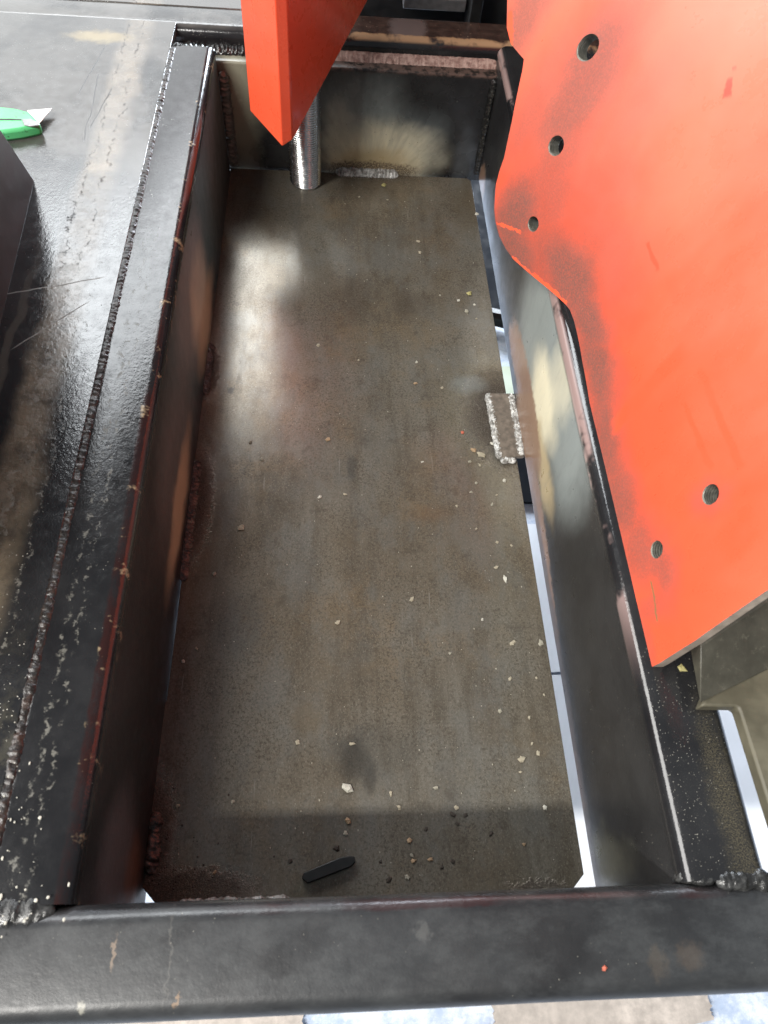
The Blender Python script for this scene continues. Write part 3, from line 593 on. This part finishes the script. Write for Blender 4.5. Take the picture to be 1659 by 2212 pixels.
# ------------------------------------------------------------------ dark gusset at the left edge
G = [(-.1467, .6281, 0), (-.1467 + .0002, .6007, .0685), (-.142, .52, .19), (-.120, .20, .19), (-.114, .14, 0)]
v = [Vector(p) for p in G] + [Vector((p[0] - .014, p[1] - .001, p[2])) for p in G]; n = 5
f = [tuple(range(n)), tuple(range(2 * n - 1, n - 1, -1))] + [(i, (i + 1) % n, n + (i + 1) % n, n + i) for i in range(n)]
for p in v: p.z += .0004
g_ = link('gusset_plate', mesh('gusset_plate', v, f, 25), M_gusset); bevel(g_, .0010)
tag(g_, 'dark brown steel gusset plate standing upright on the deck at the left edge', 'gusset plate')
# ------------------------------------------------------------------ dark machine behind the beam
MH = empty('machine_housing', (.42, 1.12, FZ), 'black machine housing in shadow behind the brown back beam', 'machine')
prism('case', [(.15, 1.06), (.72, 1.06), (.72, 1.30), (.15, 1.30)], -.16, .26, M_rubber, MH, .004)
for x_, y_ in ((.17, 1.08), (.70, 1.08), (.17, 1.28), (.70, 1.28)): prism('leg', [(x_ - .015, y_ - .015), (x_ + .015, y_ - .015), (x_ + .015, y_ + .015), (x_ - .015, y_ + .015)], FZ + .003, -.1605, M_rubber, MH, .001)
prism('ledge', [(.235, 1.035), (.318, 1.035), (.318, 1.0595), (.235, 1.0595)], -.010, .004, M_steelgrey, MH, .001)
prism('post', [(.322, 1.020), (.338, 1.020), (.338, 1.0595), (.322, 1.0595)], -.2, .12, M_rubber, MH, .002)
# ------------------------------------------------------------------ utility knife
kp = at(62, 262, 'Z', .008)
KN = empty('utility_knife', (kp.x, kp.y, .0), 'green utility knife with blade out lying on the deck behind the dark gusset', 'knife')
def kpt(px, py, z): p = at(px, py, 'Z', z); return (p.x, p.y)
hp = [kpt(*q, .012) for q in ((-60, 226), (0, 229), (30, 232), (62, 240), (84, 262), (86, 268), (72, 272), (40, 279), (0, 284), (-60, 290))]
HD = prism('handle', hp, .0006, .012, M_green, KN, .0028)
prism('nose_cover', [kpt(*q, .0128) for q in ((46, 257), (66, 256), (84, 264), (84, 270), (66, 272), (52, 270))], .0115, .0128, M_steelgrey, HD, .0004)
prism('grip_line', [kpt(*q, .0124) for q in ((-60, 256), (20, 256), (46, 257), (46, 259), (20, 258.5), (-60, 259))], .0116, .0124, M_rubber, HD, 0)
prism('blade', [kpt(*q, .007) for q in ((58, 238), (112, 233), (86, 264), (70, 268))], .0060, .0068, M_blade, KN, .0002)
# ------------------------------------------------------------------ black wedge in the pit
wq = [at(*q, 'Z', -D + .0085) for q in ((652, 1898), (655, 1886), (672, 1878), (735, 1852), (755, 1849), (766, 1850), (768, 1862), (758, 1872), (664, 1908))]
ws = link('plastic_wedge', mesh('plastic_wedge', [(p.x, p.y, -D + .0004) for p in wq] + [(p.x, p.y, -D + .0085) for p in wq],
     [tuple(range(8, -1, -1)), tuple(range(9, 18))] + [(i, (i + 1) % 9, 9 + (i + 1) % 9, 9 + i) for i in range(9)], 30), M_blackplastic)
bevel(ws, .0006); tag(ws, 'small black tapered plastic wedge lying in the dark front strip of the pit', 'wedge')
# ------------------------------------------------------------------ loose chips
M_chip = {}
for nm, cc in (('pale', (.34, .30, .22)), ('white', (.50, .48, .41)), ('grey', (.30, .28, .22)), ('dark', (.045, .035, .026)), ('tan', (.36, .25, .15)), ('red', (.50, .13, .08)), ('yellow', (.38, .34, .14))):
    M_chip[nm] = simple('chip_' + nm, cc, .75, 0, .3, 500, .3)
def chip_mesh(seed, flat, m):
    r = random.Random(seed); v, f = [], []; n = 5
    for z, s in ((0, .85), (flat * .55, 1), (flat, .6)):
        for i in range(n): a = 2 * math.pi * i / n + r.uniform(-.25, .25); q = s * r.uniform(.5, 1.2); v.append((q * math.cos(a), q * math.sin(a), z * r.uniform(.8, 1.15) if z else 0))
    for j in range(2):
        for i in range(n): f.append((j * n + i, j * n + (i + 1) % n, (j + 1) * n + (i + 1) % n, (j + 1) * n + i))
    f.append(tuple(range(n))); f.append(tuple(range(2 * n, 3 * n)))
    me = mesh('chip', v, f, 0); me.materials.append(m); return me
chips = {nm: [chip_mesh(31 * i + len(nm), random.uniform(.5, .9), m) for i in range(4)] for nm, m in M_chip.items()}
# (display px, py, radius in mm, kind, stretch, own label or None)
CH = [(521, 1138, 3.4, 'pale', 1.3, 'blocky pale chip alone on the left side of the pit plate'), (1041, 982, 4.0, 'pale', 1.7, 'largest oval ivory chip left of the welded tab corner'), (1023, 972, 2.8, 'tan', 1, 'brownish chip next to the oval ivory chip by the tab'),
 (1127, 1641, 3.0, 'pale', 1.1, 'pale chunky chip near the right edge of the plate, lower third'), (750, 1703, 3.6, 'white', 1.7, 'bright white elongated chip just above the dark front strip'), (727, 1833, 2.4, 'dark', 1.2, 'dark heart-shaped crumb just behind the black wedge'),
 (1072, 1226, 2.2, 'pale', 1.3, 'square pale chip right of centre on the pit plate'), (1092, 1251, 2.6, 'white', 2.4, 'slim white splinter close to the square pale chip'), (890, 1295, 2.4, 'pale', 1.4, 'lone cream chip in the middle of the pit plate'), (1168, 1388, 2.6, 'grey', 1.2, 'grey chip touching the right edge of the pit plate'),
 (1108, 1388, 2.6, 'pale', 2.2, 'narrow cream splinter left of the grey edge chip'), (1013, 634, 3.2, 'yellow', 1.1, 'yellowish lump at the far right of the pit plate'), (1009, 673, 2.8, 'grey', 1.3, 'greenish grey chip below the yellowish lump'), (688, 745, 2.2, 'pale', 1, 'round cream chip beside the bright reflection'),
 (709, 949, 2.4, 'tan', 1.2, 'tan angular chip near the centre of the pit plate'), (541, 955, 2.0, 'grey', 1.5, 'flat grey chip left of the tan angular chip'), (566, 992, 2.1, 'grey', 1, 'dull grey pellet below the flat grey chip'), (730, 1345, 2.4, 'pale', 1.1, 'pale chip at centre left of the lone cream chip'),
 (643, 1602, 2.0, 'pale', 1, 'small pale chip above the dark stain on its left'), (760, 1607, 2.0, 'pale', 1.8, 'slim pale chip right above the dark stain'), (462, 1240, 2.0, 'grey', 1, 'grey chip near the left wall slit'), (1030, 462, 2.4, 'white', 1.1, 'white chip by the far end of the right gap'),
 (829, 400, 3.2, 'yellow', 1.3, 'olive yellow lump at the foot of the rear wall'), (904, 521, 2.4, 'pale', 1.5, 'cream chip in the far half, upper of a close pair'), (908, 545, 2.6, 'pale', 1, 'cream chip in the far half, lower of a close pair'), (999, 934, 1.8, 'red', 1, 'tiny pink-red ring-like chip left of the tab'),
 (1064, 959, 2.0, 'white', 1.3, 'white grain touching the left weld of the tab'), (1473, 1443, 2.6, 'yellow', 1.2, None), (752, 1774, 2.2, 'tan', 1.3, None), (747, 1800, 1.9, 'grey', 1.2, None)]
minor = [(1029, 1142), (1102, 1467), (1159, 1465), (1175, 1501), (1143, 1550), (1079, 1536), (1104, 1178), (1074, 1171), (1149, 1606), (1162, 1626), (1042, 1338), (972, 1411), (424, 1401), (396, 1428), (774, 778), (745, 1068), (690, 1074), (1025, 658), (950, 638), (991, 649), (1029, 688), (900, 782), (897, 828), (955, 837), (1037, 1005), (1015, 997), (1089, 1038), (1029, 1043), (1018, 1063), (1073, 1069), (1063, 1089), (987, 1093), (913, 998), (837, 432), (776, 425), (503, 1732), (384, 1741), (987, 1744), (1124, 1668), (1177, 1745), (942, 1701), (844, 1714), (862, 1744)]
darkm = [(989, 1779), (1005, 1762), (978, 1759), (884, 1816), (889, 1848), (893, 1860), (929, 1856), (978, 1861), (954, 1873), (1132, 1824), (822, 1861), (627, 1861), (464, 1884), (880, 1895), (840, 1900), (920, 1790), (1060, 1800)]
def place_chip(px, py, r, kind, st, label, group, z=-D):
    p = at(px, py, 'Z', z + r * .0003); o = bpy.data.objects.new('chip', random.choice(chips[kind])); C.objects.link(o)
    o.location = (p.x, p.y, z + .0001); o.rotation_euler = (0, 0, random.uniform(0, 6.3)); r *= .00125
    o.scale = (r * math.sqrt(st), r / math.sqrt(st), r * .8); tag(o, label, 'chip', group)
for px, py, r, kd, st, lb in CH:
    if px == 1473: place_chip(px, py, r, kd, st, 'olive yellow chip on the right rail top beside the red plate corner', 'loose chips', 0)
    elif lb is None: place_chip(px, py, r, kd, st, 'brownish crumb just inside the dark front strip above the wedge', 'loose crumbs above the wedge')
    else: place_chip(px, py, r, kd, st, lb, 'loose chips')
def where(px, py):
    row = ('near the rear wall' if py < 560 else 'beyond the welded tab' if py < 850 else 'level with the welded tab' if py < 1012 else 'just before the welded tab' if py < 1200 else 'halfway along the plate' if py < 1450 else 'on the near plate third' if py < 1690 else 'above the dark front strip' if py < 1780 else 'in the dark front strip')
    col = 'at the left side' if px < 600 else 'left of centre' if px < 800 else 'right of centre' if px < 950 else 'toward the right gap' if px < 1090 else 'beside the right gap'
    return row + ', ' + col
WORD = dict(pale='cream', white='white', grey='grey', tan='tan', dark='dark', red='red', yellow='yellowish')
for lst, lo_, hi_, kinds, nm, grp in ((minor, 1.1, 1.9, ('pale', 'pale', 'grey', 'white', 'tan'), 'grit grain', 'grit on the pit plate'), (darkm, 1.3, 2.2, ('dark', 'dark', 'tan', 'grey'), 'crumb', 'crumbs in the dark front strip')):
    for px, py in lst:
        kd = random.choice(kinds); r = random.uniform(lo_, hi_); st = random.uniform(1, 1.8)
        place_chip(px, py, r, kd, st, 'tiny %s%s %s %s' % ('elongated ' if st > 1.45 else '', WORD[kd], nm, where(px, py)), grp)
p = at(1305, 2092, 'Z', 0); place_chip(1305, 2092, 1.3, 'red', 1.3, 'tiny red paint flake on top of the front rail', 'loose chips', 0)
# dust and fine grit, beyond counting
v, f = [], []
for i in range(420):
    x = random.uniform(.02, .335); y = random.uniform(.02, .89)
    if random.random() > .25 + .75 * (x / .34) : continue
    if math.hypot(x - .107, y - .88) < .03: continue
    drop(v, f, (x, y, -D - .0001), random.choice((.0003, .0004, .0005, .0006)), 1, random.choice((1, 1.5)), .9)
tag(link('fine_grit', mesh('fine_grit', v, f, 60), M_chip['grey']), 'fine pale grit scattered over the pit plate', 'grit', kind='stuff')
